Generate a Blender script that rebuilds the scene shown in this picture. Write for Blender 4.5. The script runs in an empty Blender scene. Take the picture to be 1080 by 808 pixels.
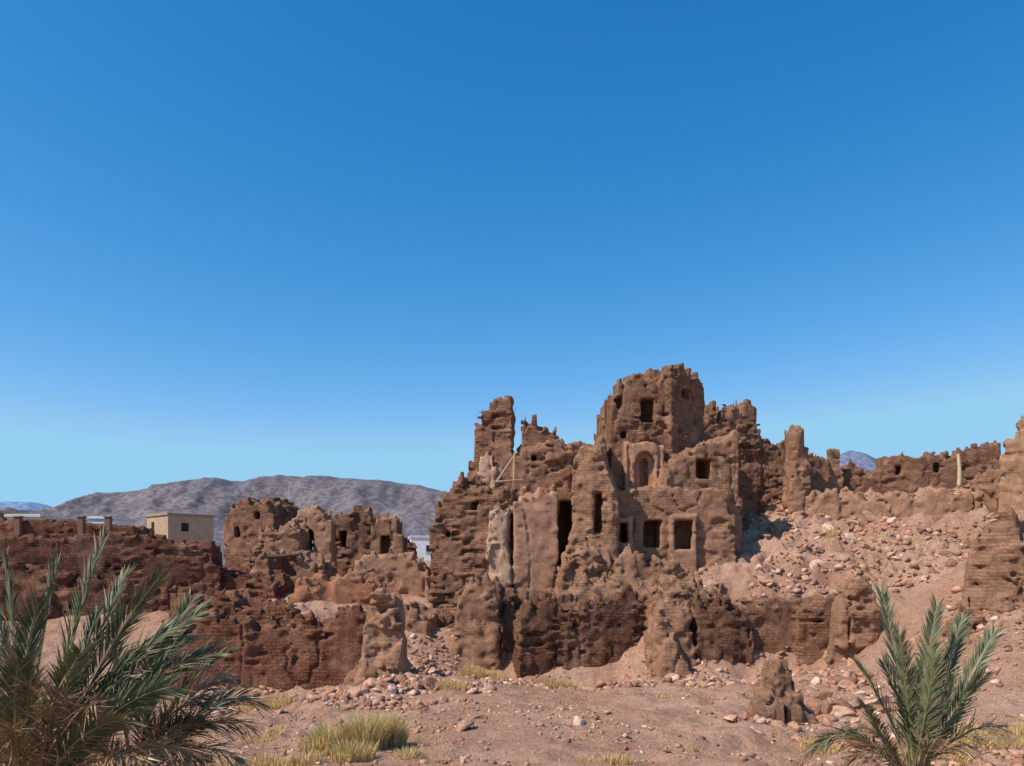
import bpy, math, random
import numpy as np
random.seed(5); rng=np.random.default_rng(5)
F=810.0
# survey reading (photo column,row) at a real distance d -> metric position, eye at origin
def P(px,py,d): return ((px-540)/F*d, d, (600-py)/F*d)

# ---------------------------------------------------------------- noise
TAB=rng.random((64,64,64)).astype(np.float32)*2-1
def vnoise(x,y,z,s=0):
    x=x+s*17.3; y=y+s*9.1; z=z+s*5.7
    xi=np.floor(x).astype(np.int32); yi=np.floor(y).astype(np.int32); zi=np.floor(z).astype(np.int32)
    fx=x-xi; fy=y-yi; fz=z-zi
    fx=fx*fx*(3-2*fx); fy=fy*fy*(3-2*fy); fz=fz*fz*(3-2*fz)
    a=xi&63;b=yi&63;c=zi&63;a1=(xi+1)&63;b1=(yi+1)&63;c1=(zi+1)&63
    def L(p,q,t): return p+(q-p)*t
    return L(L(L(TAB[a,b,c],TAB[a1,b,c],fx),L(TAB[a,b1,c],TAB[a1,b1,c],fx),fy),
             L(L(TAB[a,b,c1],TAB[a1,b,c1],fx),L(TAB[a,b1,c1],TAB[a1,b1,c1],fx),fy),fz)
def fbm(x,y,z,o=4,s=0):
    r=0;a=1;t=0
    for i in range(o):
        r=r+a*vnoise(x*2**i,y*2**i,z*2**i,s+i*3); t+=a; a*=.5
    return r/t

# ---------------------------------------------------------------- mesh helper
def make_mesh(name,V,Fc,col=None,smooth=False,mat=None,parent=None):
    V=np.asarray(V,dtype=np.float32); Fc=np.asarray(Fc,dtype=np.int32)
    me=bpy.data.meshes.new(name)
    k=Fc.shape[1]
    me.vertices.add(len(V)); me.vertices.foreach_set("co",V.ravel())
    me.loops.add(Fc.size); me.loops.foreach_set("vertex_index",Fc.ravel())
    me.polygons.add(len(Fc)); me.polygons.foreach_set("loop_start",np.arange(0,Fc.size,k,dtype=np.int32))
    me.update(calc_edges=True)
    if smooth: me.polygons.foreach_set("use_smooth",np.ones(len(Fc),dtype=bool))
    if col is not None:
        at=me.color_attributes.new("tint",'FLOAT_COLOR','POINT')
        c=np.asarray(col,dtype=np.float32); at.data.foreach_set("color",c.ravel())
    ob=bpy.data.objects.new(name,me); bpy.context.scene.collection.objects.link(ob)
    if mat: me.materials.append(mat)
    if parent: ob.parent=parent
    return ob

# ---------------------------------------------------------------- materials
class NT:
    def __init__(s,name):
        s.m=bpy.data.materials.new(name); s.m.use_nodes=True; s.t=s.m.node_tree; s.t.nodes.clear()
        s.o=s.n('ShaderNodeOutputMaterial'); s.b=s.n('ShaderNodeBsdfPrincipled')
        s.b.inputs['Roughness'].default_value=.95; s.b.inputs['Specular IOR Level'].default_value=.05
        s.l(s.b.outputs[0],s.o.inputs[0])
    def n(s,k,**kw):
        x=s.t.nodes.new(k)
        for a,v in kw.items(): setattr(x,a,v)
        return x
    def l(s,a,b): s.t.links.new(a,b)
    def math(s,op,a,b=None,c=None):
        x=s.n('ShaderNodeMath',operation=op)
        for i,v in enumerate((a,b,c)):
            if v is None: continue
            if isinstance(v,(int,float)): x.inputs[i].default_value=v
            else: s.l(v,x.inputs[i])
        return x.outputs[0]
    def noise(s,vec,scale,detail=4,rough=.6):
        x=s.n('ShaderNodeTexNoise'); x.inputs['Scale'].default_value=scale; x.inputs['Detail'].default_value=detail
        x.inputs['Roughness'].default_value=rough; s.l(vec,x.inputs['Vector']); return x
    def mapr(s,v,a,b,c,d):
        x=s.n('ShaderNodeMapRange'); s.l(v,x.inputs[0])
        for i,q in enumerate((a,b,c,d)): x.inputs[i+1].default_value=q
        return x.outputs[0]
    def mix(s,f,a,b,bt='MIX'):
        x=s.n('ShaderNodeMix',data_type='RGBA',blend_type=bt)
        for i,v in ((0,f),(6,a),(7,b)):
            if isinstance(v,(int,float)): x.inputs[i].default_value=v
            elif isinstance(v,tuple): x.inputs[i].default_value=(*v,1)
            else: s.l(v,x.inputs[i])
        return x.outputs[2]
    def bump(s,h,dist,strength=1,prev=None):
        x=s.n('ShaderNodeBump'); x.inputs['Distance'].default_value=dist; x.inputs['Strength'].default_value=strength
        s.l(h,x.inputs['Height'])
        if prev: s.l(prev,x.inputs['Normal'])
        return x.outputs[0]

def adobe_mat():
    m=NT("adobe_masonry"); g=m.n('ShaderNodeNewGeometry'); pos=g.outputs['Position']
    at=m.n('ShaderNodeAttribute',attribute_name="tint")
    sep=m.n('ShaderNodeSeparateXYZ'); m.l(pos,sep.inputs[0])
    dn=m.noise(pos,1.1,4)
    dx=m.math('MULTIPLY',m.math('SUBTRACT',dn.outputs[0],.5),.4)
    u=m.math('ADD',m.math('MULTIPLY_ADD',sep.outputs[0],.9,m.math('MULTIPLY',sep.outputs[1],.75)),dx)
    v=m.math('ADD',sep.outputs[2],m.math('MULTIPLY',dx,.6))
    cv=m.n('ShaderNodeCombineXYZ'); m.l(u,cv.inputs[0]); m.l(v,cv.inputs[1])
    br=m.n('ShaderNodeTexBrick'); m.l(cv.outputs[0],br.inputs['Vector'])
    br.inputs['Scale'].default_value=1; br.inputs['Brick Width'].default_value=.34; br.inputs['Row Height'].default_value=.14
    br.inputs['Mortar Size'].default_value=.022; br.inputs['Mortar Smooth'].default_value=.5
    br.inputs['Color1'].default_value=(.66,.63,.61,1); br.inputs['Color2'].default_value=(1.35,1.35,1.35,1); br.inputs['Mortar'].default_value=(.42,.38,.36,1)
    big=m.noise(pos,.6,6,.7); mask=m.mapr(big.outputs[0],.44,.57,0,1)
    st=m.math('MULTIPLY',at.outputs['Alpha'],m.math('MULTIPLY_ADD',mask,.75,.08))
    aw=m.math('MULTIPLY_ADD',at.outputs['Alpha'],.75,.25)
    c=m.mix(st,(1,1,1),br.outputs['Color'])
    c=m.mix(1,at.outputs['Color'],c,'MULTIPLY')
    med=m.noise(pos,2.3,6,.7); f=m.mapr(med.outputs[0],.3,.7,.68,1.32)
    cf=m.n('ShaderNodeCombineColor'); [m.l(f,cf.inputs[i]) for i in range(3)]
    c=m.mix(1,c,cf.outputs[0],'MULTIPLY')
    big2=m.noise(pos,.8,5,.65)
    c=m.mix(m.math('MULTIPLY',aw,m.mapr(big2.outputs[0],.50,.64,0,.65)),c,(.47,.262,.160))
    big3=m.noise(pos,.37,5,.7)
    c=m.mix(m.math('MULTIPLY',aw,m.mapr(big3.outputs[0],.52,.64,0,.45)),c,(.17,.078,.046))
    mp=m.n('ShaderNodeMapping'); mp.inputs['Scale'].default_value=(2.2,2.2,.35); m.l(pos,mp.inputs[0])
    sn=m.noise(mp.outputs[0],1,4,.6); c=m.mix(m.math('MULTIPLY',aw,m.mapr(sn.outputs[0],.54,.70,0,.5)),c,(.15,.068,.041))
    fine=m.noise(pos,13,6,.8)
    c=m.mix(m.math('MULTIPLY',aw,m.mapr(fine.outputs[0],.5,.75,0,.6)),c,(.60,.365,.24))
    c=m.mix(m.math('MULTIPLY',aw,m.mapr(fine.outputs[0],.5,.28,0,.7)),c,(.08,.036,.022))
    m.l(c,m.b.inputs['Base Color'])
    n1=m.bump(m.math('MULTIPLY',m.math('SUBTRACT',1,br.outputs['Fac']),st),.06,1)
    n2=m.bump(fine.outputs[0],.13,.9,n1)
    n3=m.bump(med.outputs[0],.12,.5,n2); m.l(n3,m.b.inputs['Normal'])
    return m.m
ADOBE=adobe_mat()

def ground_mat():
    m=NT("dry_earth"); g=m.n('ShaderNodeNewGeometry'); pos=g.outputs['Position']
    a=m.noise(pos,.35,6,.6); b=m.noise(pos,3,6,.7); f=m.noise(pos,18,4,.7)
    vo=m.n('ShaderNodeTexVoronoi'); vo.inputs['Scale'].default_value=7; m.l(pos,vo.inputs['Vector'])
    vo2=m.n('ShaderNodeTexVoronoi'); vo2.inputs['Scale'].default_value=21; m.l(pos,vo2.inputs['Vector'])
    c=m.mix(m.mapr(a.outputs[0],.40,.60,0,1),(.50,.250,.155),(.64,.375,.255))
    c=m.mix(m.mapr(b.outputs[0],.45,.7,0,.75),c,(.40,.19,.115))
    c=m.mix(m.mapr(f.outputs[0],.4,.7,0,.5),c,(.76,.51,.37))
    c=m.mix(m.mapr(f.outputs[0],.45,.25,0,.6),c,(.24,.115,.07))
    peb=m.mapr(vo.outputs['Distance'],.10,.2,1,0); sepc=m.n('ShaderNodeSeparateColor'); m.l(vo.outputs['Color'],sepc.inputs[0])
    pm=m.math('MULTIPLY',peb,m.math('GREATER_THAN',sepc.outputs[0],.75))
    c=m.mix(pm,c,m.mix(sepc.outputs[1],(.34,.17,.105),(.64,.45,.34)))
    m.l(c,m.b.inputs['Base Color'])
    h=m.math('ADD',m.math('MULTIPLY',pm,.6),m.math('MULTIPLY',m.math('SUBTRACT',1,vo2.outputs['Distance']),.5))
    n=m.bump(h,.06,.8); n=m.bump(b.outputs[0],.35,.8,n); n=m.bump(f.outputs[0],.08,.9,n); m.l(n,m.b.inputs['Normal'])
    return m.m
GROUND=ground_mat()
def tint_mat(name,rough=.8,spec=.2,nscale=8,trans=0,amp=.3):
    m=NT(name); at=m.n('ShaderNodeAttribute',attribute_name="tint"); g=m.n('ShaderNodeNewGeometry')
    n=m.noise(g.outputs['Position'],nscale,4)
    f=m.mapr(n.outputs[0],.3,.7,1-amp,1+amp); cf=m.n('ShaderNodeCombineColor'); [m.l(f,cf.inputs[i]) for i in range(3)]
    c=m.mix(1,at.outputs['Color'],cf.outputs[0],'MULTIPLY'); m.l(c,m.b.inputs['Base Color'])
    m.b.inputs['Roughness'].default_value=rough; m.b.inputs['Specular IOR Level'].default_value=spec
    if trans:
        t=m.n('ShaderNodeBsdfTranslucent'); m.l(c,t.inputs[0]); mx=m.n('ShaderNodeMixShader'); mx.inputs[0].default_value=trans
        m.l(m.b.outputs[0],mx.inputs[1]); m.l(t.outputs[0],mx.inputs[2]); m.l(mx.outputs[0],m.o.inputs[0])
    else:
        m.l(m.bump(n.outputs[0],.03,.6),m.b.inputs['Normal'])
    return m.m
ROCKM=tint_mat("rubble_stone",.95,.1,9,0,.35)
LEAFM=tint_mat("palm_leaf",.45,.4,5,.08,.25)
GRASSM=tint_mat("dry_grass_blade",.8,.1,4,.25,.2)
WOODM=tint_mat("weathered_wood",.8,.1,12)
PLAINM=tint_mat("rendered_wall",.9,.1,2,0,.12)

# ---------------------------------------------------------------- volumetric ruins
STONE=(.31,.158,.098,1.0); DSTONE=(.18,.084,.053,1.0); MUD=(.42,.226,.138,.5); PINK=(.56,.30,.19,.08)
CREAM=(.64,.40,.27,.10); RED=(.27,.110,.066,.9); LMUD=(.49,.272,.17,.3); DARKRED=(.19,.078,.050,.9)
def W(dL,dR,prof,bot,thick,col=MUD,rough=1.,batter=0.,rag=.3,holes=()):
    return dict(dL=dL,dR=dR,prof=prof,bot=bot,thick=thick,col=col,rough=rough,batter=batter,rag=rag,holes=holes)
HT=rng.random((256,64))
def ruin(name,h,prims,seed=0,bottom_ext=1.2):
    G=[]
    for p in prims:
        pl,pr=p['prof'][0],p['prof'][-1]
        x0,y0,_=P(pl[0],0,p['dL']); x1,y1,_=P(pr[0],0,p['dR'])
        L=math.hypot(x1-x0,y1-y0); ux,uy=(x1-x0)/L,(y1-y0)/L; nx,ny=-uy,ux
        if ny<0: nx,ny=-nx,-ny
        def on(px,py):
            k=(px-540)/F
            u=(k*y0-x0)/(ux-k*uy); y=y0+u*uy
            return u,(600-py)/F*y
        pr2=sorted([on(*q) for q in p['prof']])
        zb=on((pl[0]+pr[0])/2,p['bot'])[1]-bottom_ext; zt=max(q[1] for q in pr2)+.5
        hs=[]
        for q in p['holes']:
            a=on(q[0],q[1]); b=on(q[2],q[3]); hs.append((a[0],b[0],b[1],a[1],q[4],len(q)>5))
        ex=p['batter']*(zt-zb)+.7
        cs=[(x0+ux*a+nx*b,y0+uy*a+ny*b) for a in(-.7,L+.7) for b in(-ex,p['thick']+.7)]
        xs=[c[0] for c in cs]; ys=[c[1] for c in cs]
        G.append((p,x0,y0,ux,uy,nx,ny,L,pr2,zb,zt,hs,min(xs),max(xs),min(ys),max(ys)))
    mn=np.array([min(g[12] for g in G),min(g[14] for g in G),min(g[9] for g in G)-.5])-h*2
    mx=np.array([max(g[13] for g in G),max(g[15] for g in G),max(g[10] for g in G)+.5])+h*2
    n=np.ceil((mx-mn)/h).astype(int)+1
    X=(mn[0]+np.arange(n[0])*h).astype(np.float32);Y=(mn[1]+np.arange(n[1])*h).astype(np.float32);Z=(mn[2]+np.arange(n[2])*h).astype(np.float32)
    D=np.full(n,3.,dtype=np.float32); M=np.zeros(n,dtype=np.uint8)
    for i,g in enumerate(G):
        p,x0,y0,ux,uy,nx,ny,L,pr2,zb,zt,hs,ax,bx,ay,by=g
        sl=[slice(max(0,int((a-o)/h)),min(m,int((b-o)/h)+2)) for a,b,o,m in ((ax,bx,mn[0],n[0]),(ay,by,mn[1],n[1]),(zb-.5,zt+.5,mn[2],n[2]))]
        xx,yy=np.meshgrid(X[sl[0]],Y[sl[1]],indexing='ij'); z=Z[sl[2]][None,None,:]
        u=(xx-x0)*ux+(yy-y0)*uy; w=(xx-x0)*nx+(yy-y0)*ny
        uq=u
        if p['rough']<1.15: # broken-off masonry: stepped crest
            q=.42; jj=np.floor(w/.6)*.17; uq=(np.floor((u+jj)/q)+.5)*q-jj
        top=np.interp(uq,[q[0] for q in pr2],[q[1] for q in pr2])
        if p['rough']<1.15: top=np.round(top/.15)*.15
        iu=np.floor(u/.33+w*.15).astype(int)&255; iw=np.floor(w/.45).astype(int)&63
        iu2=np.floor(u/.95).astype(int)&255
        top=top+p['rag']*(HT[(iu+i*31)&255,iw]-.7)+p['rag']*1.0*(HT[(iu2+i*7)&255,(iw//3)&63]-.55)
        d2=np.maximum(np.maximum(-u,u-L),w-p['thick'])
        top=top[...,None]
        d=np.maximum(np.maximum(d2[...,None],-w[...,None]-p['batter']*(top-z)),np.maximum(z-top,zb-z))
        for (ua,ub,za,zb2,dep,arch) in hs:
            zt2=zb2
            uc=(ua+ub)/2;hw=(ub-ua)/2
            if arch: zt2=(zb2-np.clip(np.abs(u-uc)/hw,0,1)**2*hw)[...,None]
            dh=np.maximum(np.maximum(np.abs(u-uc)-hw,w-dep)[...,None],np.maximum(za-z,z-zt2))
            d=np.maximum(d,-dh*2.2)
        Ds=D[sl[0],sl[1],sl[2]]; Ms=M[sl[0],sl[1],sl[2]]
        up=d<Ds; Ds[up]=d[up]; Ms[up]=i
    idx=np.nonzero(np.abs(D)<.6)
    x=X[idx[0]];y=Y[idx[1]];z=Z[idx[2]]
    R=np.array([p['rough'] for p in prims],dtype=np.float32)[M[idx]]
    ST=np.array([p['col'][3] for p in prims],dtype=np.float32)[M[idx]]
    R2=np.clip(R-.95,0,1)*1.5
    e=(.07*R+.16*R2)*fbm(x*.6,y*.6,z*.6,2,seed)+(.05*R+.22*R2)*vnoise(x*2.1,y*2.1,z*.35,seed+1)+(.12*R+.14*R2)*fbm(x*3.,y*3.,z*3.2,3,seed+2)
    e+=np.clip(vnoise(x*.9,y*.9,z*.9,seed+6)-.5,0,1)*.7*R+np.clip(vnoise(x*3,y*3,z*3,seed+7)-.6,0,1)*.6*R
    e+=np.clip(1-np.abs(vnoise(x*.55,y*.55,z*.16,seed+9)+.08*vnoise(x*3,y*3,z*3,seed))/.035,0,1)*.26*R
    wz=z+.10*vnoise(x*.6,y*.6,z*.6,seed+12)
    cz=np.floor(wz/.16).astype(np.int32); uu=(x*.9+y*.75)/.36+.5*(cz&1)+.3*vnoise(x*1.5,y*1.5,z*1.5,seed+13); cu=np.floor(uu).astype(np.int32)
    hh=HT[cu&255,cz&63].astype(np.float32); hr=HT[(cz*7)&255,5].astype(np.float32)
    patch=np.clip((vnoise(x*.8,y*.8,z*.8,seed+8)+.12)*3,0,1)
    pn=fbm(x*.45,y*.45,z*.55,4,seed+15); fall=np.clip((pn-.05)*14,0,1)*.13
    e+=ST*patch*((hh-.5)*.14+(hr-.5)*.03+(hh>.93)*.18)+fall*np.clip(R,0,1)
    D[idx]+=e
    D[0]=D[-1]=1; D[:,0]=1;D[:,-1]=1;D[:,:,0]=1;D[:,:,-1]=1
    s=D<0; c=np.zeros(np.array(n)-1,dtype=np.uint8)
    for a in(0,1):
        for b in(0,1):
            for q in(0,1): c+=s[a:n[0]-1+a,b:n[1]-1+b,q:n[2]-1+q]
    act=(c>0)&(c<8); ci=np.argwhere(act); I=np.full(c.shape,-1,dtype=np.int32); I[act]=np.arange(len(ci))
    acc=np.zeros((len(ci),3));cnt=np.zeros(len(ci))
    cor=[(a,b,q) for a in(0,1) for b in(0,1) for q in(0,1)]
    for a in cor:
        for b in cor:
            if sum(abs(a[k]-b[k]) for k in range(3))!=1 or a>b: continue
            A=np.array(a);B=np.array(b)
            fa=D[tuple((ci+A).T)];fb=D[tuple((ci+B).T)]
            m=(fa<0)!=(fb<0); t=np.where(m,fa/(fa-fb+1e-12),0)
            acc+=np.where(m[:,None],A+t[:,None]*(B-A),0);cnt+=m
    V=mn+h*(ci+acc/cnt[:,None])
    Q=[]
    for ax in range(3):
        s0=np.moveaxis(s,ax,0); J=np.moveaxis(I,ax,0)
        if ax==1: s0=s0.transpose(0,2,1);J=J.transpose(0,2,1)
        dif=s0[:-1]!=s0[1:]
        e=np.argwhere(dif[:,1:-1,1:-1])+np.array([0,1,1])
        i,j,k=e.T
        q=np.stack([J[i,j-1,k-1],J[i,j,k-1],J[i,j,k],J[i,j-1,k]],1)
        fl=~s0[i,j,k]; q[fl]=q[fl][:,::-1]; Q.append(q)
    Q=np.concatenate(Q); Q=Q[(Q>=0).all(1)]
    cols=np.array([p['col'] for p in prims],dtype=np.float32)[M[tuple(ci.T)]]
    print(name,len(V),n)
    return make_mesh(name,V,Q,cols,False,ADOBE)

kas=[
 W(40,39.6,[(450,600),(453,560),(457,535),(466,522),(484,502),(497,497),(514,507),(541,514)],700,4,STONE,.85,.02,.35,[(470,560,474,566,.8),(497,530,502,537,.8)]),
 W(41.6,41,[(484,512),(497,484),(500,458),(506,436),(514,425),(524,417),(538,413),(541,430)],540,1.3,STONE,.7,0,.25),
 W(41.0,40.8,[(503,484),(510,476),(518,477),(524,492)],520,.5,CREAM,.7,0,.4),
 W(39.2,39.2,[(514,537),(522,532),(539,534)],608,.8,CREAM,.55,0,.4,[(518,575,527,606,.15)]),
 W(39.3,39.6,[(541,521),(560,516),(590,514)],632,1.5,PINK,.4,0,.5),
 W(40.9,41.3,[(541,482),(546,474),(553,463),(590,461),(620,463),(643,458)],660,3,MUD,.75,0,.4,[(560,480,566,486,1),(606,480,612,490,1),(590,528,604,602,2.6)]),
 W(44,44,[(549,470),(550,448),(557,441),(575,443),(588,441),(591,462)],480,1,STONE,.7,0,.9),
 W(39.2,38.7,[(601,545),(604,480),(612,464),(624,470),(636,474),(643,500),(652,525)],660,2.6,MUD,1.2,.03,.4,[(627,520,634,560,1.4)]),
 W(43,43.3,[(644,480),(643,445),(647,425),(651,408),(662,400),(674,396),(690,399),(713,402)],600,5,STONE,.7,0,.6,[(676,420,690,446,1.6),(650,418,657,430,1.),(700,428,706,440,.8),(655,455,661,462,.8)]),
 W(42.6,42.7,[(659,465),(702,467)],520,1,PINK,.3,0,.2,[(670,476,691,514,.4,1),(662,470,665,512,.12),(695,470,698,512,.12),(676,482,685,513,1.0,1)]),
 W(42.9,44.8,[(708,396),(711,388),(718,387),(726,393),(738,396),(742,410),(744,460)],560,4,STONE,.7,0,.6,[(722,410,729,420,1)]),
 W(41.2,41.8,[(702,520),(706,490),(718,478),(735,468),(760,459),(782,452),(787,480),(784,530)],620,3,MUD,.85,0,.3,[(736,484,750,505,1.8)]),
 W(47,48,[(741,440),(750,431),(775,425),(793,425),(802,436),(804,480)],600,3,STONE,.75,0,.8),
 W(48,48.5,[(790,464),(835,462),(853,474),(866,479),(878,486)],600,2,STONE,.75,0,.5),
 W(46,46,[(834,500),(836,455),(842,444),(849,449),(854,480),(857,520)],560,1.4,MUD,1.,.02,.2),
 W(40.3,40.4,[(634,524),(650,516),(700,513),(745,512),(770,516),(776,560)],640,4,MUD,.7,0,.25,[(645,551,662,572,1.6),(679,549,697,577,2.),(712,549,731,579,2.)]),
 W(40.05,40.05,[(640,545),(668,545)],577,.5,PINK,.2,0,.05,[(645,551,662,572,1)]),
 W(40.05,40.1,[(707,543),(736,543)],583,.5,LMUD,.2,0,.05,[(712,549,731,579,1)]),
 W(37.8,38.2,[(584,640),(590,600),(600,580),(615,568),(628,582),(645,588),(660,574),(675,585),(700,592),(716,588),(730,602)],660,2,MUD,1.25,.05,.5),
 W(36.8,37.2,[(600,640),(606,612),(618,600),(630,615),(648,606),(668,622),(690,610),(712,618),(724,640)],660,1.6,MUD,1.35,.1,.5),
 W(36.4,36.4,[(478,670),(483,635),(495,613),(512,602),(522,622),(529,660)],715,1.6,MUD,1.2,.08,.4),
 W(38.6,38.4,[(444,665),(449,643),(470,634),(500,618),(541,610),(546,640)],700,1.4,STONE,1.0,.03,.5),
 W(38.5,38.5,[(541,640),(560,628),(590,625)],720,1.5,DSTONE,1,0,.2),
 W(37,37,[(524,700),(528,640),(538,622),(545,640),(548,690)],715,1,STONE,1.1,.03,.3),
]
main=ruin("ruined_kasbah",.082,kas,1)
ret=[
 W(34.8,36,[(548,650),(556,640),(570,631),(600,634),(640,630),(665,624),(700,630)],722,2,DSTONE,.9,0,.5),
 W(35.4,35.6,[(690,632),(740,630),(800,632),(892,632)],722,1.5,STONE,.6,0,.3),
 W(33.9,34.1,[(688,680),(693,645),(704,632),(722,640),(735,630)],716,2,MUD,1.15,.05,.5),
 W(34.2,34.5,[(733,632),(750,640),(765,627),(778,640),(792,652),(795,672)],716,1.8,DSTONE,1.05,.03,.6),
 W(33.0,33.0,[(690,705),(700,680),(712,670),(722,690),(730,708)],718,1.2,MUD,1.3,.2,.4),
 W(35,35,[(784,632),(815,628),(845,632)],712,1.5,STONE,.5,0,.2),
 W(34.6,34.5,[(840,640),(865,632),(880,627),(892,632)],708,1.5,STONE,.5,0,.2),
 W(32,32,[(882,690),(889,640),(895,619),(905,610),(918,613),(927,635),(934,680)],712,1.3,MUD,1.2,.08,.4),
 W(36,36,[(700,612),(730,616),(770,620)],650,1.5,MUD,1.3,.1,.5),
]
ruin("stone_retaining_wall",.075,ret,3)
ruin("ruined_rampart_wall",.1,[
 W(46,43,[(848,522),(870,516),(930,518),(1000,517),(1038,520),(1043,545)],572,1.5,LMUD,.8,.03,.4),
 W(50,48,[(862,492),(880,487),(928,492),(930,480),(960,478),(1005,480),(1010,478),(1032,466),(1056,462)],540,1.5,STONE,.6,0,.5,[(945,492,951,500,.8),(985,488,992,498,.8)]),
 W(49,49,[(873,490),(876,471),(886,470),(890,490)],520,1,MUD,.7,0,.2),
 W(44,43,[(1020,530),(1024,500),(1040,490),(1056,496)],560,1.5,MUD,1.,.03,.5),
 W(41,38,[(1052,500),(1055,470),(1062,458),(1070,455),(1074,436),(1080,428),(1130,395)],570,3,LMUD,.8,.02,.5),
],5)
ruin("collapsed_stone_wall",.08,[
 W(30,27,[(1012,640),(1018,600),(1022,575),(1040,552),(1060,545),(1080,556),(1100,550),(1150,548)],680,3,MUD,1.2,.08,.6),
 W(29,28,[(985,690),(1000,660),(1030,650),(1080,645),(1120,650)],720,2,MUD,1.4,.2,.5),
],7)
ruin("ruined_adobe_house",.095,[
 W(48.5,47.5,[(234,600),(236,540),(240,530),(250,526),(285,527),(290,548)],630,4,STONE,.7,0,.4,[(247,556,252,566,1),(268,540,274,548,1)]),
 W(45,45,[(264,600),(270,566),(280,556),(300,550),(318,560)],630,2,MUD,.9,0,.5),
 W(46.5,46.5,[(306,575),(309,545),(318,536),(334,532),(347,545),(350,580)],630,1.6,LMUD,.6,0,.3,[(318,556,331,580,1.4,1)]),
 W(50,50,[(344,552),(356,540),(366,548),(372,536),(384,536),(393,542),(396,575)],620,3,STONE,1.,0,.8,[(358,560,366,578,1.5)]),
 W(48,48,[(390,590),(393,548),(400,542),(418,541),(422,560),(428,590)],620,1.6,MUD,.7,0,.3,[(402,566,410,584,1.2)]),
 W(52,52,[(420,575),(430,566),(440,578)],610,1.6,STONE,.9,0,.3),
 W(42,42,[(260,620),(264,596),(275,583),(312,581),(335,592),(342,612)],650,4,MUD,.6,0,.35,[(284,587,312,608,2.8)]),
 W(44,44,[(366,612),(374,590),(384,584),(440,587),(452,604)],650,1.5,LMUD,.8,.02,.4),
 W(39,39.5,[(303,634),(318,609),(360,604),(395,611),(410,628)],665,3,(.45,.205,.115,.3),.8,.03,.3),
 W(41,40,[(181,625),(186,602),(230,600),(262,604),(290,610)],655,3,DARKRED,.7,0,.4),
 W(38,37,[(372,660),(380,642),(400,634),(430,640),(450,652)],680,2,MUD,1.2,.1,.4),
],9)
ruin("red_earth_wall",.1,[
 W(37.5,40,[(-90,560),(-20,562),(30,567),(100,562),(155,563),(182,568),(222,570),(232,600)],640,1.5,DARKRED,.5,0,.2),
 W(34,36,[(-80,590),(0,588),(60,600),(110,612),(180,612)],660,1.5,DARKRED,.7,0,.3),
 W(55,56,[(-80,548),(0,546),(60,549),(140,555),(150,570)],600,4,DARKRED,.4,0,.1),
],11)
ruin("stone_terrace_wall",.075,[
 W(30.5,31,[(176,660),(186,650),(200,646),(260,649),(300,655),(345,645),(390,642)],735,1.4,RED,.6,.02,.45),
 W(33,33,[(178,640),(186,628),(225,630),(262,632),(310,640)],680,2,RED,.8,0,.6),
],13)
ruin("eroded_adobe_pillar",.06,[
 W(28.5,28.5,[(377,720),(382,665),(384,645),(392,630),(404,625),(418,630),(425,650),(426,690),(432,715)],740,1.2,LMUD,1.2,.1,.3),
 W(28,28,[(350,735),(368,712),(385,695),(400,700),(425,715),(440,738)],755,2,MUD,1.3,.5,.4),
],15)
ruin("eroded_adobe_stump",.045,[
 W(20.4,20.4,[(804,760),(808,722),(814,700),(828,696),(842,700),(848,722)],790,1.,MUD,1.0,.08,.25),
 W(19.8,19.8,[(794,778),(800,748),(812,730),(824,738),(834,770)],795,.9,MUD,1.1,.15,.25),
 W(20,20,[(830,770),(838,730),(850,735),(860,755),(870,778)],795,.9,MUD,1.1,.15,.25),
],17,.8)

# ---------------------------------------------------------------- terrain
PTS=[(-100,900,9),(100,900,9),(300,900,9),(540,900,9),(800,900,9),(1000,900,9),(1200,900,9),
(100,835,13),(300,822,13),(540,812,13),(800,812,13),(1000,822,13),(1200,830,13),
(0,800,20),(250,770,20),(400,762,20),(540,757,20),(700,760,20),(850,768,20),(1000,762,20),(1150,750,20),
(0,745,27),(200,742,28),(300,742,28),(350,728,28),(400,726,26),(440,712,29),(540,722,30),(650,725,31),(750,722,31),(850,712,31),(950,705,28),(1060,690,25),(1150,670,25),
(180,737,30.3),(240,737,30.3),(300,737,30.4),(350,733,30.5),(390,715,30.5),(180,650,33.5),(240,650,33.5),(300,655,33.5),(350,650,33.8),
(430,692,34),(470,692,35.5),(500,706,35.6),(535,712,36),(400,742,24),
(550,718,34),(600,722,34.6),(650,722,35),(690,720,33),(740,716,33),(790,716,34),(830,712,34.3),(870,708,34),(905,704,31),
(560,650,38.5),(600,640,37.5),(650,635,37.5),(690,632,37),(740,626,36.8),(790,624,36.9),(830,622,36.9),(870,620,36.9),(915,640,33.6),
(200,645,36),(300,645,36),(380,650,37),(440,665,38),(100,630,41),(0,630,38),(-100,630,38),(300,618,45),(400,622,45),(200,600,60),(400,600,60),(0,585,80),
(680,620,40),(560,630,46),(650,600,46),
(780,590,41.5),(800,560,45),(850,580,41.5),(930,605,37),(980,628,33),(830,520,50),(860,556,45),(900,558,44.5),(1000,557,42),(1080,545,41),(1000,592,37),(1050,575,33),(1060,660,27),(1130,580,33),(970,660,31),
(800,500,55),(900,520,56),(1000,520,56),(1150,500,50),(700,560,60)]
pc=np.array([P(*p) for p in PTS])
def rk(ax,ay): return np.hypot(ax[:,None]-pc[None,:,0],ay[:,None]-pc[None,:,1])
K=rk(pc[:,0],pc[:,1])+np.eye(len(pc))*-.05
K=np.block([[K,np.ones((len(pc),1))],[np.ones((1,len(pc))),np.zeros((1,1))]])
wt=np.linalg.solve(K,np.append(pc[:,2],0))
def ss(t): t=np.clip(t,0,1); return t*t*(3-2*t)
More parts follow.
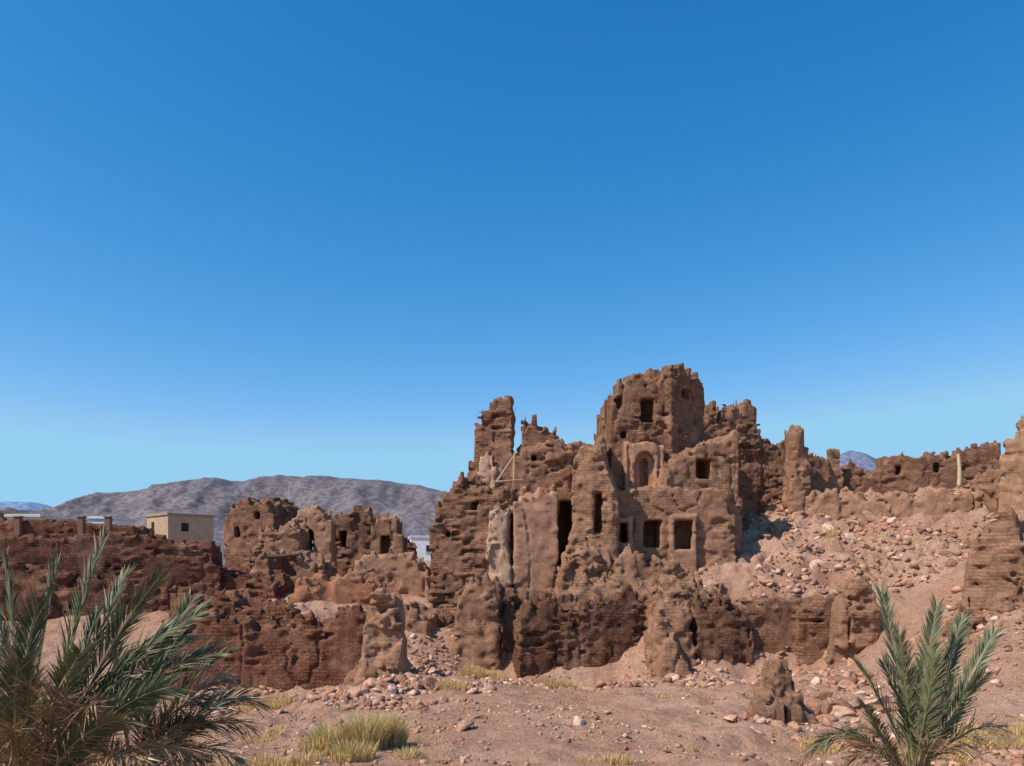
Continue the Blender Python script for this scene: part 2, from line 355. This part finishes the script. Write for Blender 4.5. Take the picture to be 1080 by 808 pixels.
def H(x,y):
    x=np.asarray(x,float);y=np.asarray(y,float); sh=x.shape; x=x.ravel();y=y.ravel(); out=np.empty_like(x)
    for i in range(0,len(x),50000):
        out[i:i+50000]=rk(np.clip(x[i:i+50000],-40,50),np.clip(y[i:i+50000],2,70))@wt[:-1]+wt[-1]
    dist=np.hypot(np.maximum(np.abs(x-5)-38,0),np.maximum(np.maximum(y-62,-y),0))
    k=ss(dist/35); far=-7+3*fbm(x/90,y/90,x*0,3,40)
    z=out*(1-k)+far*k
    slope=ss((x-8)/6)*ss((y-33)/4); side=ss((np.abs(x+.5)-2)/2.5)
    nz=.30*fbm(x*.35,y*.35,x*0,3,21)+.20*fbm(x*1.3,y*1.3,x*0,3,22)+(.09+.07*slope)*fbm(x*3.1,y*3.1,x*0,3,23)
    nz=nz+(slope*.45+side*.28)*(.5-np.abs(fbm(x*.6,y*.6,x*0,4,29))*2)
    path=np.exp(-((x-(-.8+.05*(y-20)))/2.4)**2)*(y<34)
    z=z+nz*(1-.4*path+.4*slope)
    return z.reshape(sh)
def axis(a,b,h,lo,hi):
    m=list(np.arange(a,b,h)); s=h;v=m[-1];r=[]
    while v<hi: s*=1.18; v+=s; r.append(v)
    s=h;v=a;l=[]
    while v>lo: s*=1.18; v-=s; l.append(v)
    return np.array(l[::-1]+m+r)
gx=axis(-24,32,.12,-14000,14000); gy=axis(7,52,.12,-300,16000)
XX,YY=np.meshgrid(gx,gy,indexing='ij'); ZZ=H(XX,YY)
nx_,ny_=XX.shape; ii=np.arange(nx_*ny_).reshape(nx_,ny_)
Q=np.stack([ii[:-1,:-1],ii[1:,:-1],ii[1:,1:],ii[:-1,1:]],-1).reshape(-1,4)
make_mesh("ground",np.stack([XX,YY,ZZ],-1).reshape(-1,3),Q,None,True,GROUND)

# ---------------------------------------------------------------- mountains
def mountain(name,dist,prof,depth,col1,col2,step,amp,seed):
    xs=[P(p[0],0,dist)[0] for p in prof]; zs=[P(0,p[1],dist)[2] for p in prof]
    X=np.arange(xs[0],xs[-1],step); Y=np.arange(dist-depth,dist+depth*.6,step)
    A,B=np.meshgrid(X,Y,indexing='ij'); r=np.interp(A,xs,zs)
    f=np.where(B<dist,ss(1-(dist-B)/depth)**.8,1-((B-dist)/(depth*.6))**2)
    sc=dist/6000
    n=1-np.abs(fbm(A/(420*sc),B/(900*sc),A*0,5,seed))*2.2
    Zm=r*f+amp*(n-.75)*f*(1-.9*np.exp(-((B-dist)/(260*sc))**2))-10*(1-f)+amp*.08*fbm(A/(120*sc),B/(120*sc),A*0,4,seed+9)
    a,b=A.shape; ii=np.arange(a*b).reshape(a,b)
    Q=np.stack([ii[:-1,:-1],ii[1:,:-1],ii[1:,1:],ii[:-1,1:]],-1).reshape(-1,4)
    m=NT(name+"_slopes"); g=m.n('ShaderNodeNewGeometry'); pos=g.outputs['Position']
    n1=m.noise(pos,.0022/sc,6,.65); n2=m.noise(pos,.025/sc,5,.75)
    c=m.mix(m.mapr(n1.outputs[0],.38,.62,0,1),col1,col2)  # slope colours have aerial haze painted in, no volume
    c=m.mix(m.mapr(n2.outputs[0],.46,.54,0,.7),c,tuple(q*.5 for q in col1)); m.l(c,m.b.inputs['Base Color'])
    make_mesh(name,np.stack([A,B,Zm],-1).reshape(-1,3),Q,None,True,m.m)
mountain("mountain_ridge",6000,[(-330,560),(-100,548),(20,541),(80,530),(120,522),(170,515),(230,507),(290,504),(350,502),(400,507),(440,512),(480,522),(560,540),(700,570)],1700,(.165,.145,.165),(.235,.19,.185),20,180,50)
mountain("distant_mountain",14000,[(-300,560),(-60,535),(0,529),(40,530),(80,545),(140,575)],3000,(.2,.3,.46),(.24,.33,.48),110,120,60)  # blue is distance haze put into the base colour
mountain("distant_mountain",14000,[(780,560),(850,500),(880,482),(893,475),(905,478),(930,492),(1000,520),(1100,570)],3000,(.15,.18,.27),(.20,.22,.31),110,150,70)  # bluish base colour stands in for aerial haze

# ---------------------------------------------------------------- rubble
def ico(sub):
    import bmesh
    b=bmesh.new(); bmesh.ops.create_icosphere(b,subdivisions=sub,radius=1)
    V=np.array([v.co[:] for v in b.verts]);Fc=np.array([[v.index for v in f.verts] for f in b.faces]);b.free();return V,Fc
def rocks(name,pos,size,sub,seed,cols):
    V0,F0=ico(sub); n=len(pos); r=np.random.default_rng(seed)
    var=[]
    for k in range(12):
        v=V0.copy()
        for _ in range(9):
            nn=r.normal(size=3); nn/=np.linalg.norm(nn); dd=r.uniform(.35,.75)
            o=v@nn-dd; v=v-np.where(o>0,o,0)[:,None]*nn
        q=r.random(3)*20; v*=(1+.12*vnoise(V0[:,0]*2.3+q[0],V0[:,1]*2.3+q[1],V0[:,2]*2.3+q[2])[:,None]); var.append(v)
    var=np.array(var); v=var[r.integers(0,12,n)]
    v=v*(r.random((n,1,3))*.8+.6); v[:,:,2]*=.7
    a=r.random(n)*6.283; t=(r.random(n)-.5)*.9
    x=v[:,:,0]*np.cos(a)[:,None]-v[:,:,1]*np.sin(a)[:,None]; y=v[:,:,0]*np.sin(a)[:,None]+v[:,:,1]*np.cos(a)[:,None]; z=v[:,:,2]+x*np.sin(t)[:,None]
    v=np.stack([x,y,z],-1)*size[:,None,None]+pos[:,None,:]
    Fc=(F0[None]+np.arange(n)[:,None,None]*len(V0)).reshape(-1,3)
    c=np.array(cols)[r.integers(0,len(cols),n)]*(.75+.5*r.random((n,1))); c=np.concatenate([c,np.ones((n,1))],1)
    make_mesh(name,v.reshape(-1,3),Fc,np.repeat(c,len(V0),0),False,ROCKM)
RC=[(.42,.22,.14),(.48,.28,.185),(.33,.165,.10),(.58,.39,.29),(.37,.19,.12),(.46,.255,.165),(.27,.14,.09)]
def scatter(n,pxr,dr,smin,smax,pw=3.):
    px=rng.uniform(pxr[0],pxr[1],n*4); d=rng.uniform(dr[0],dr[1],n*4); x=(px-540)/F*d
    keep=fbm(x*.5,d*.5,x*0,3,77)+rng.random(n*4)*.5>.24
    x=x[keep][:n]; d=d[keep][:n]; n=len(x)
    s=smin+(smax-smin)*rng.random(n)**pw
    z=H(x,d)+s*.12
    return np.stack([x,d,z],1),s
A=[scatter(14000,(150,1150),(12,36),.012,.11,5),scatter(9000,(690,1150),(34,50),.03,.28,4.5),scatter(2600,(430,900),(30,35),.03,.28,4),scatter(1800,(180,520),(25,38),.03,.3,4),scatter(2500,(780,1150),(14,32),.03,.26,4),scatter(900,(340,470),(23,30),.04,.24,3),scatter(900,(440,740),(36,40),.05,.3,3)]
rocks("rubble_stones",np.concatenate([a[0] for a in A]),np.concatenate([a[1] for a in A]),1,1,RC)
A=[scatter(40,(180,1100),(17,34),.12,.3,2),scatter(110,(730,1100),(36,48),.2,.6,3),scatter(50,(850,1000),(20,28),.2,.5,1.5),scatter(30,(360,460),(25,31),.15,.4,1.5),scatter(70,(560,900),(31.5,33),.15,.4,2)]
rocks("boulders",np.concatenate([a[0] for a in A]),np.concatenate([a[1] for a in A]),3,2,RC)

# ---------------------------------------------------------------- grass
GV=[];GF=[];GC=[]
def tuft(px,d,rad,hgt,n,c1,c2):
    x0=(px-540)/F*d
    for _ in range(n):
        a=random.random()*6.283; r=rad*math.sqrt(random.random()); x=x0+r*math.cos(a); y=d+r*math.sin(a)
        h=hgt*random.uniform(.4,1)*(1-.4*r/rad); b=random.random()*6.283
        ln=random.uniform(.15,.75)*h; dx=math.cos(a)*ln*.6+math.cos(b)*ln*.5; dy=math.sin(a)*ln*.6+math.sin(b)*ln*.5
        w=.005+.004*random.random(); wx=-math.sin(b)*w; wy=math.cos(b)*w
        t=random.random(); k=random.uniform(.6,1.25); c=[min(.9,(c1[q]*(1-t)+c2[q]*t)*k) for q in range(3)]
        GC.extend([c+[1]]*5); i=len(GV)
        GV.extend([[x-wx,y-wy,0],[x+wx,y+wy,0],[x+wx+dx*.4,y+wy+dy*.4,h*.6],[x-wx+dx*.4,y-wy+dy*.4,h*.6],[x+dx,y+dy,h]])
        GF.extend([[i,i+1,i+2,i+3],[i+3,i+2,i+4,i+4]])
Y1=(.80,.57,.27);Y2=(.64,.44,.2);G1=(.56,.45,.18)
for px,d,r,h,n in [(335,15,.35,.5,500),(352,15.3,.4,.85,900),(385,15.5,.45,1.1,1500),(408,16,.4,.95,1000),(372,14.4,.4,.6,800),(318,14,.4,.35,400),(290,13.8,.4,.35,400),(235,13.6,.4,.35,350),(255,13.5,.4,.3,300),(430,14.5,.3,.25,200),(275,18,.5,.3,400)]:
    tuft(px,d,r,h,n,Y1,G1 if px>320 else Y2)
for px,d,r,h,n in [(500,33,.6,.8,900),(520,34,.6,.6,600),(592,31.5,.7,.8,1100),(475,26,.5,.45,600),(290,26,.7,.6,700),(270,27,.6,.45,500),(310,28,.5,.4,300),(1010,16,.9,.7,2200),(1040,17,.8,.6,1200),(985,15,.6,.5,900),(1070,18,.8,.55,900),(940,15,.5,.35,400),
  (650,13.6,.3,.28,300),(620,14,.25,.2,150),(730,15,.2,.2,150),(875,42,.4,.6,350),(965,40,.4,.45,250),(820,44,.3,.4,150),(870,16,.5,.3,400),(560,24,.3,.15,100),(700,26,.3,.15,100)]:
    tuft(px,d,r,h,n,Y1,Y2)
for _ in range(60):
    tuft(random.uniform(180,1100),random.uniform(13,32),random.uniform(.08,.25),random.uniform(.08,.22),50,Y1,Y2)
GV=np.array(GV); GV[:,2]+=H(GV[:,0],GV[:,1])-.02
GF=np.array(GF)
def mesh_any(name,V,quads,tris,C,mat,parent=None):
    me=bpy.data.meshes.new(name); me.from_pydata([tuple(v) for v in V],[],[tuple(q) for q in quads]+[tuple(t) for t in tris])
    at=me.color_attributes.new("tint",'FLOAT_COLOR','POINT'); at.data.foreach_set("color",np.array(C,dtype=np.float32).ravel())
    me.materials.append(mat); ob=bpy.data.objects.new(name,me); bpy.context.scene.collection.objects.link(ob)
    if parent: ob.parent=parent
    return ob
mesh_any("dry_grass",GV,GF[0::2],GF[1::2][:,:3],GC,GRASSM)

# ---------------------------------------------------------------- palms
from mathutils import Vector
def palm(name,trunk_px,d,fronds,seed,trunk_h,LL=.5):
    rr=random.Random(seed)
    x0=(trunk_px-540)/F*d; gz=float(H([x0],[d])[0])
    root=bpy.data.objects.new(name,None); bpy.context.scene.collection.objects.link(root)
    V=[];Q=[];C=[]; rings=14; seg=16
    for i in range(rings):
        t=i/(rings-1); z=gz-.3+t*(trunk_h+.3); r=(.28-.1*t)*(1.15 if i%2 else .92)
        for k in range(seg):
            a=k/seg*6.283+(.2 if i%2 else 0); q=r*(1+rr.uniform(-.1,.1)); V.append((x0+q*math.cos(a),d+q*math.sin(a),z)); C.append((.16,.10,.06,1))
    for i in range(rings-1):
        for k in range(seg): Q.append((i*seg+k,i*seg+(k+1)%seg,(i+1)*seg+(k+1)%seg,(i+1)*seg+k))
    mesh_any("trunk",V,Q,[],C,WOODM,root)
    V=[];Q=[];C=[]
    base=Vector((x0,d,gz+trunk_h))
    for (tx,ty,td,arch,dead) in fronds:
        tip=Vector(P(tx,ty,td)); b=base+Vector((rr.uniform(-.1,.1),rr.uniform(-.1,.1),rr.uniform(-.15,.05)))
        ctrl=(b*.45+tip*.55)+Vector((rr.uniform(-.12,.12),rr.uniform(-.12,.12),arch))
        pt=lambda t:b*(1-t)**2+ctrl*(2*t*(1-t))+tip*t*t
        L=(tip-b).length; N=int(L*30)
        rot=rr.uniform(-1.1,1.1); gsh=rr.uniform(.65,1.3); dry=rr.uniform(.1,.5)
        pc0=[pt(i/16) for i in range(17)]
        for i,p in enumerate(pc0):
            r=.018*(1-i/17)+.003; tg=(pt(min(1,i/16+.02))-pt(max(0,i/16-.02))).normalized(); s=tg.cross(Vector((0,0,1))).normalized(); u=s.cross(tg)
            for k in range(4):
                a=k*math.pi/2; V.append(p+s*math.cos(a)*r*1.4+u*math.sin(a)*r); C.append((.22,.16,.07,1) if dead else (.24,.22,.10,1))
        i0=len(V)-68
        for i in range(16):
            for k in range(4): Q.append((i0+i*4+k,i0+i*4+(k+1)%4,i0+(i+1)*4+(k+1)%4,i0+(i+1)*4+k))
        for i in range(N):
            t=.2+.8*i/N; p=pt(t); tg=(pt(min(1,t+.02))-pt(t-.02)).normalized()
            s=tg.cross(Vector((0,0,1))).normalized(); u=s.cross(tg)
            s2=s*math.cos(rot)+u*math.sin(rot); u2=-s*math.sin(rot)+u*math.cos(rot)
            for side in(-1,1):
                ln=(LL*math.sin(math.pi*min(1,(t*.72+.16)))**.6+.04)*rr.uniform(.7,1.15)*min(1,L/2.4+.25)
                fw=1.3+1.3*t+rr.uniform(-.35,.35)
                dr=(tg*fw+s2*side*1.0+u2*(.35+rr.uniform(-.4,.4))).normalized()
                if dead: dr=(dr+Vector((rr.uniform(-.4,.4),rr.uniform(-.4,.4),rr.uniform(-.7,.1)))).normalized()
                wd=dr.cross(u2+s2*rr.uniform(-.8,.8)).normalized()*(.0135 if not dead else .010)*rr.uniform(.8,1.2)
                e=p+dr*ln; e.z-=ln*ln*rr.uniform(.1,.45); mpt=p+dr*ln*.4
                j=len(V); V.extend([p,mpt+wd,e,mpt-wd])
                if dead: c=(.34*gsh,.21*gsh,.11*gsh); ce=c
                else:
                    k=gsh*rr.uniform(.6,1.4); c=(.115*k,.14*k,.065*k)
                    if rr.random()<.12: c=(.27,.20,.10)
                    ce=(.38,.29,.16) if rr.random()<dry else c
                C.extend([(*c,1),(*c,1),(*ce,1),(*c,1)]); Q.append((j,j+1,j+2,j+3))
    mesh_any("fronds",V,Q,[],C,LEAFM,root)
palm("date_palm",30,9.2,[
 (108,574,9.4,.25,0),(60,600,9.9,.3,0),(5,598,9.0,.3,0),(168,610,9.2,.5,0),(210,648,9.0,.6,0),(40,640,8.6,.4,0),(-50,610,9.5,.4,0),
 (222,690,9.5,.7,0),(-60,700,8.6,.6,0),(180,725,8.3,.6,0),(85,690,8.0,.5,0),(20,700,7.9,.4,0),(130,760,7.9,.5,0),(130,612,10.4,.4,0),(190,672,10.6,.6,0),
 (0,660,9.8,.4,0),(100,655,10,.3,0),(145,690,9.0,.5,0),
 (60,730,7.8,.4,1),(-20,740,7.8,.4,1),(200,790,8.4,.5,1),(150,800,8.0,.5,1),(10,770,7.7,.4,1),(100,740,7.9,.4,1),(30,720,8,.4,1)],1,.6,.55)
palm("date_palm",140,10.4,[
 (200,636,10.6,.3,0),(240,690,10.4,.5,0),(120,650,11,.3,0),(252,735,10.6,.5,0),(170,680,9.6,.4,0),(215,765,9.4,.5,0),(70,750,9.6,.5,0),
 (262,765,10.5,.7,1),(255,800,10,.6,1),(200,800,9.4,.6,1),(120,800,9.2,.5,1),(275,740,11,.7,1),(225,810,9.2,.4,1),(240,715,11,.6,1),(185,770,9.4,.5,1),(215,735,10,.5,1)],2,.4,.5)
palm("date_palm",962,12,[
 (929,624,12.2,.0,0),(948,670,11.4,.0,0),(988,640,12.4,.0,0),(985,695,11.2,.0,0),(1014,652,12.8,.1,0),(1048,668,12.2,.25,0),(903,700,12.6,.25,0),(1036,715,11.6,.3,0),(912,745,11.3,.35,0),
 (970,700,12.8,0,0),(1004,715,11.6,.15,0),(932,700,11.8,.1,0),
 (845,803,12,1.1,1),(866,786,11.4,.8,0),(890,810,11.2,.7,1),(1060,770,12,.7,1),(1035,800,11.3,.6,1),(900,770,12.4,.6,1),(930,790,11,.4,1),(990,780,11,.4,1)],3,.25,.44)

# ---------------------------------------------------------------- small built things
def box(name,x0,x1,y0,y1,z0,z1,c,parent=None,mat=None,bev=.02):
    import bmesh
    b=bmesh.new(); bmesh.ops.create_cube(b,size=1)
    for v in b.verts: v.co=Vector(((x0+x1)/2+v.co.x*(x1-x0),(y0+y1)/2+v.co.y*(y1-y0),(z0+z1)/2+v.co.z*(z1-z0)))
    if bev: bmesh.ops.bevel(b,geom=list(b.edges),offset=bev,segments=1,affect='EDGES')
    me=bpy.data.meshes.new(name); b.to_mesh(me); b.free()
    at=me.color_attributes.new("tint",'FLOAT_COLOR','POINT'); at.data.foreach_set("color",np.tile(np.array([*c,1],dtype=np.float32),len(me.vertices)))
    me.materials.append(mat or PLAINM); ob=bpy.data.objects.new(name,me); bpy.context.scene.collection.objects.link(ob)
    if parent: ob.parent=parent
    return ob
def house(name,pxc,pyt,d,w,depth,zb,c,ct,wins=(),rotdeg=0,lwins=()):
    root=bpy.data.objects.new(name,None); bpy.context.scene.collection.objects.link(root)
    xc,_,zt=P(pxc,pyt,d)
    root.location=(xc,d,0); root.rotation_euler=(0,0,math.radians(rotdeg))
    box("walls",-w/2,w/2,-depth/2,depth/2,zb,zt-.25,c,root)
    box("roof_slab",-w/2-.12,w/2+.12,-depth/2-.12,depth/2+.12,zt-.248,zt,ct,root)
    for (a,b_) in wins:
        box("window",a-.35,a+.35,-depth/2-.03,-depth/2+.1,b_-.4,b_+.4,(.03,.03,.035),root)
        box("window_sill",a-.45,a+.45,-depth/2-.1,-depth/2+.1,b_-.5,b_-.41,(.5,.42,.32),root)
    for (a,b_) in lwins:
        box("window",-w/2-.03,-w/2+.1,a-.3,a+.3,b_-.35,b_+.35,(.03,.03,.035),root)
    return root
house("village_house",190,543,74,4.4,4.6,-4,(.46,.32,.20),(.34,.24,.17),[(-.6,3.9)],48,[(.9,4.1)])
house("white_house",451,566,97,4.5,5,-4,(.75,.75,.75),(.6,.62,.66),[(0,2.5)],10)
house("village_house",119,546,70,2.2,4,-4,(.66,.68,.72),(.6,.62,.66),[],0)
house("village_house",40,544,66,2.8,4,-4,(.62,.60,.56),(.6,.56,.5),[],0)
house("village_house",0,540,66,2.6,4,-4,(.34,.18,.12),(.38,.27,.2),[],0)
house("village_house",62,548,66,2.0,4,-4,(.34,.18,.12),(.38,.27,.2),[],20)
for px,d in((76,54),(105,54),(8,54)):
    x,_,z=P(px,549,d)
    r=bpy.data.objects.new("chimney",None); bpy.context.scene.collection.objects.link(r)
    box("stack",x-.2,x+.2,d+1,d+1.4,z-1,z+.3,(.20,.11,.08),r); box("cap",x-.27,x+.27,d+.93,d+1.47,z+.302,z+.39,(.26,.16,.12),r)
def pole(name,a,b,r,c,parent=None):
    a=Vector(a);b=Vector(b);dz=(b-a); s=dz.cross(Vector((0,1,.1))).normalized();u=dz.cross(s).normalized()
    V=[];Q=[];n=8
    for i in range(5):
        t=i/4; cpt=a+dz*t+s*math.sin(t*3+r*90)*r*.5
        for k in range(n): an=k/n*6.283; V.append(cpt+(s*math.cos(an)+u*math.sin(an))*r*(1-.2*t))
    for i in range(4):
        for k in range(n): Q.append((i*n+k,i*n+(k+1)%n,(i+1)*n+(k+1)%n,(i+1)*n+k))
    return mesh_any(name,V,Q,[tuple(range(n)),tuple(range(4*n,5*n))],[(*c,1)]*len(V),WOODM,parent)
WC=(.44,.29,.18)
pole("roof_beam",P(522,510,39.4),P(546,477,40.2),.06,WC,main)
pole("roof_beam",P(543,478,40.1),P(541,510,39.8),.06,WC,main)
pole("roof_beam",P(521,508,39.3),P(552,507,39.9),.06,WC,main)
pole("wooden_post",P(1011,512,42),P(1011,479,42),.11,(.6,.45,.28))
pole("lintel_beam",P(282,586,41.9),P(315,586,41.9),.12,(.12,.07,.05))

# ---------------------------------------------------------------- light, sky, camera
ts=Vector((-.76,-.43,1.0)).normalized(); el=math.asin(ts.z); az=math.atan2(ts.x,ts.y)
s=bpy.data.lights.new("sun",'SUN'); s.energy=5; s.angle=math.radians(.5); s.color=(1,.93,.83)
so=bpy.data.objects.new("sun",s); so.rotation_euler=(-ts).to_track_quat('-Z','Y').to_euler(); bpy.context.scene.collection.objects.link(so)
w=bpy.data.worlds.new("World"); bpy.context.scene.world=w; w.use_nodes=True; nt=w.node_tree; nt.nodes.clear()
sky=nt.nodes.new('ShaderNodeTexSky'); sky.sky_type='NISHITA'; sky.sun_disc=False; sky.sun_elevation=el; sky.sun_rotation=az
sky.altitude=1800; sky.air_density=1.; sky.dust_density=.3; sky.ozone_density=2.
# grade the sky model towards the deep clear blue of high dry air (per-channel response)
sp=nt.nodes.new('ShaderNodeSeparateColor'); nt.links.new(sky.outputs[0],sp.inputs[0]); cb=nt.nodes.new('ShaderNodeCombineColor')
def wm(op,a,b):
    x=nt.nodes.new('ShaderNodeMath'); x.operation=op
    for i,v in enumerate((a,b)):
        if isinstance(v,(int,float)): x.inputs[i].default_value=v
        else: nt.links.new(v,x.inputs[i])
    return x.outputs[0]
def ch(o,p,k): return wm('MULTIPLY',wm('POWER',wm('MULTIPLY',o,.1),p),k*10)
g_=wm('MINIMUM',ch(sp.outputs[1],1.05,1.66),6.2); b_=wm('MINIMUM',ch(sp.outputs[2],.72,1.43),8.8); r_=wm('MINIMUM',ch(sp.outputs[0],2.3,9.0),wm('MULTIPLY',g_,.50))
for i,v in enumerate((r_,g_,b_)): nt.links.new(v,cb.inputs[i])
bg=nt.nodes.new('ShaderNodeBackground'); bg.inputs[1].default_value=.10; out=nt.nodes.new('ShaderNodeOutputWorld')
nt.links.new(cb.outputs[0],bg.inputs[0]); nt.links.new(bg.outputs[0],out.inputs[0])
cam=bpy.data.cameras.new("camera"); co=bpy.data.objects.new("camera",cam); bpy.context.scene.collection.objects.link(co)
co.rotation_euler=(math.radians(90),0,0); cam.sensor_width=36; cam.lens=27; cam.shift_y=(600-404)/1080; cam.clip_start=.1; cam.clip_end=40000
sc=bpy.context.scene; sc.camera=co; sc.view_settings.view_transform='Standard'; sc.view_settings.look='None'; sc.view_settings.exposure=0
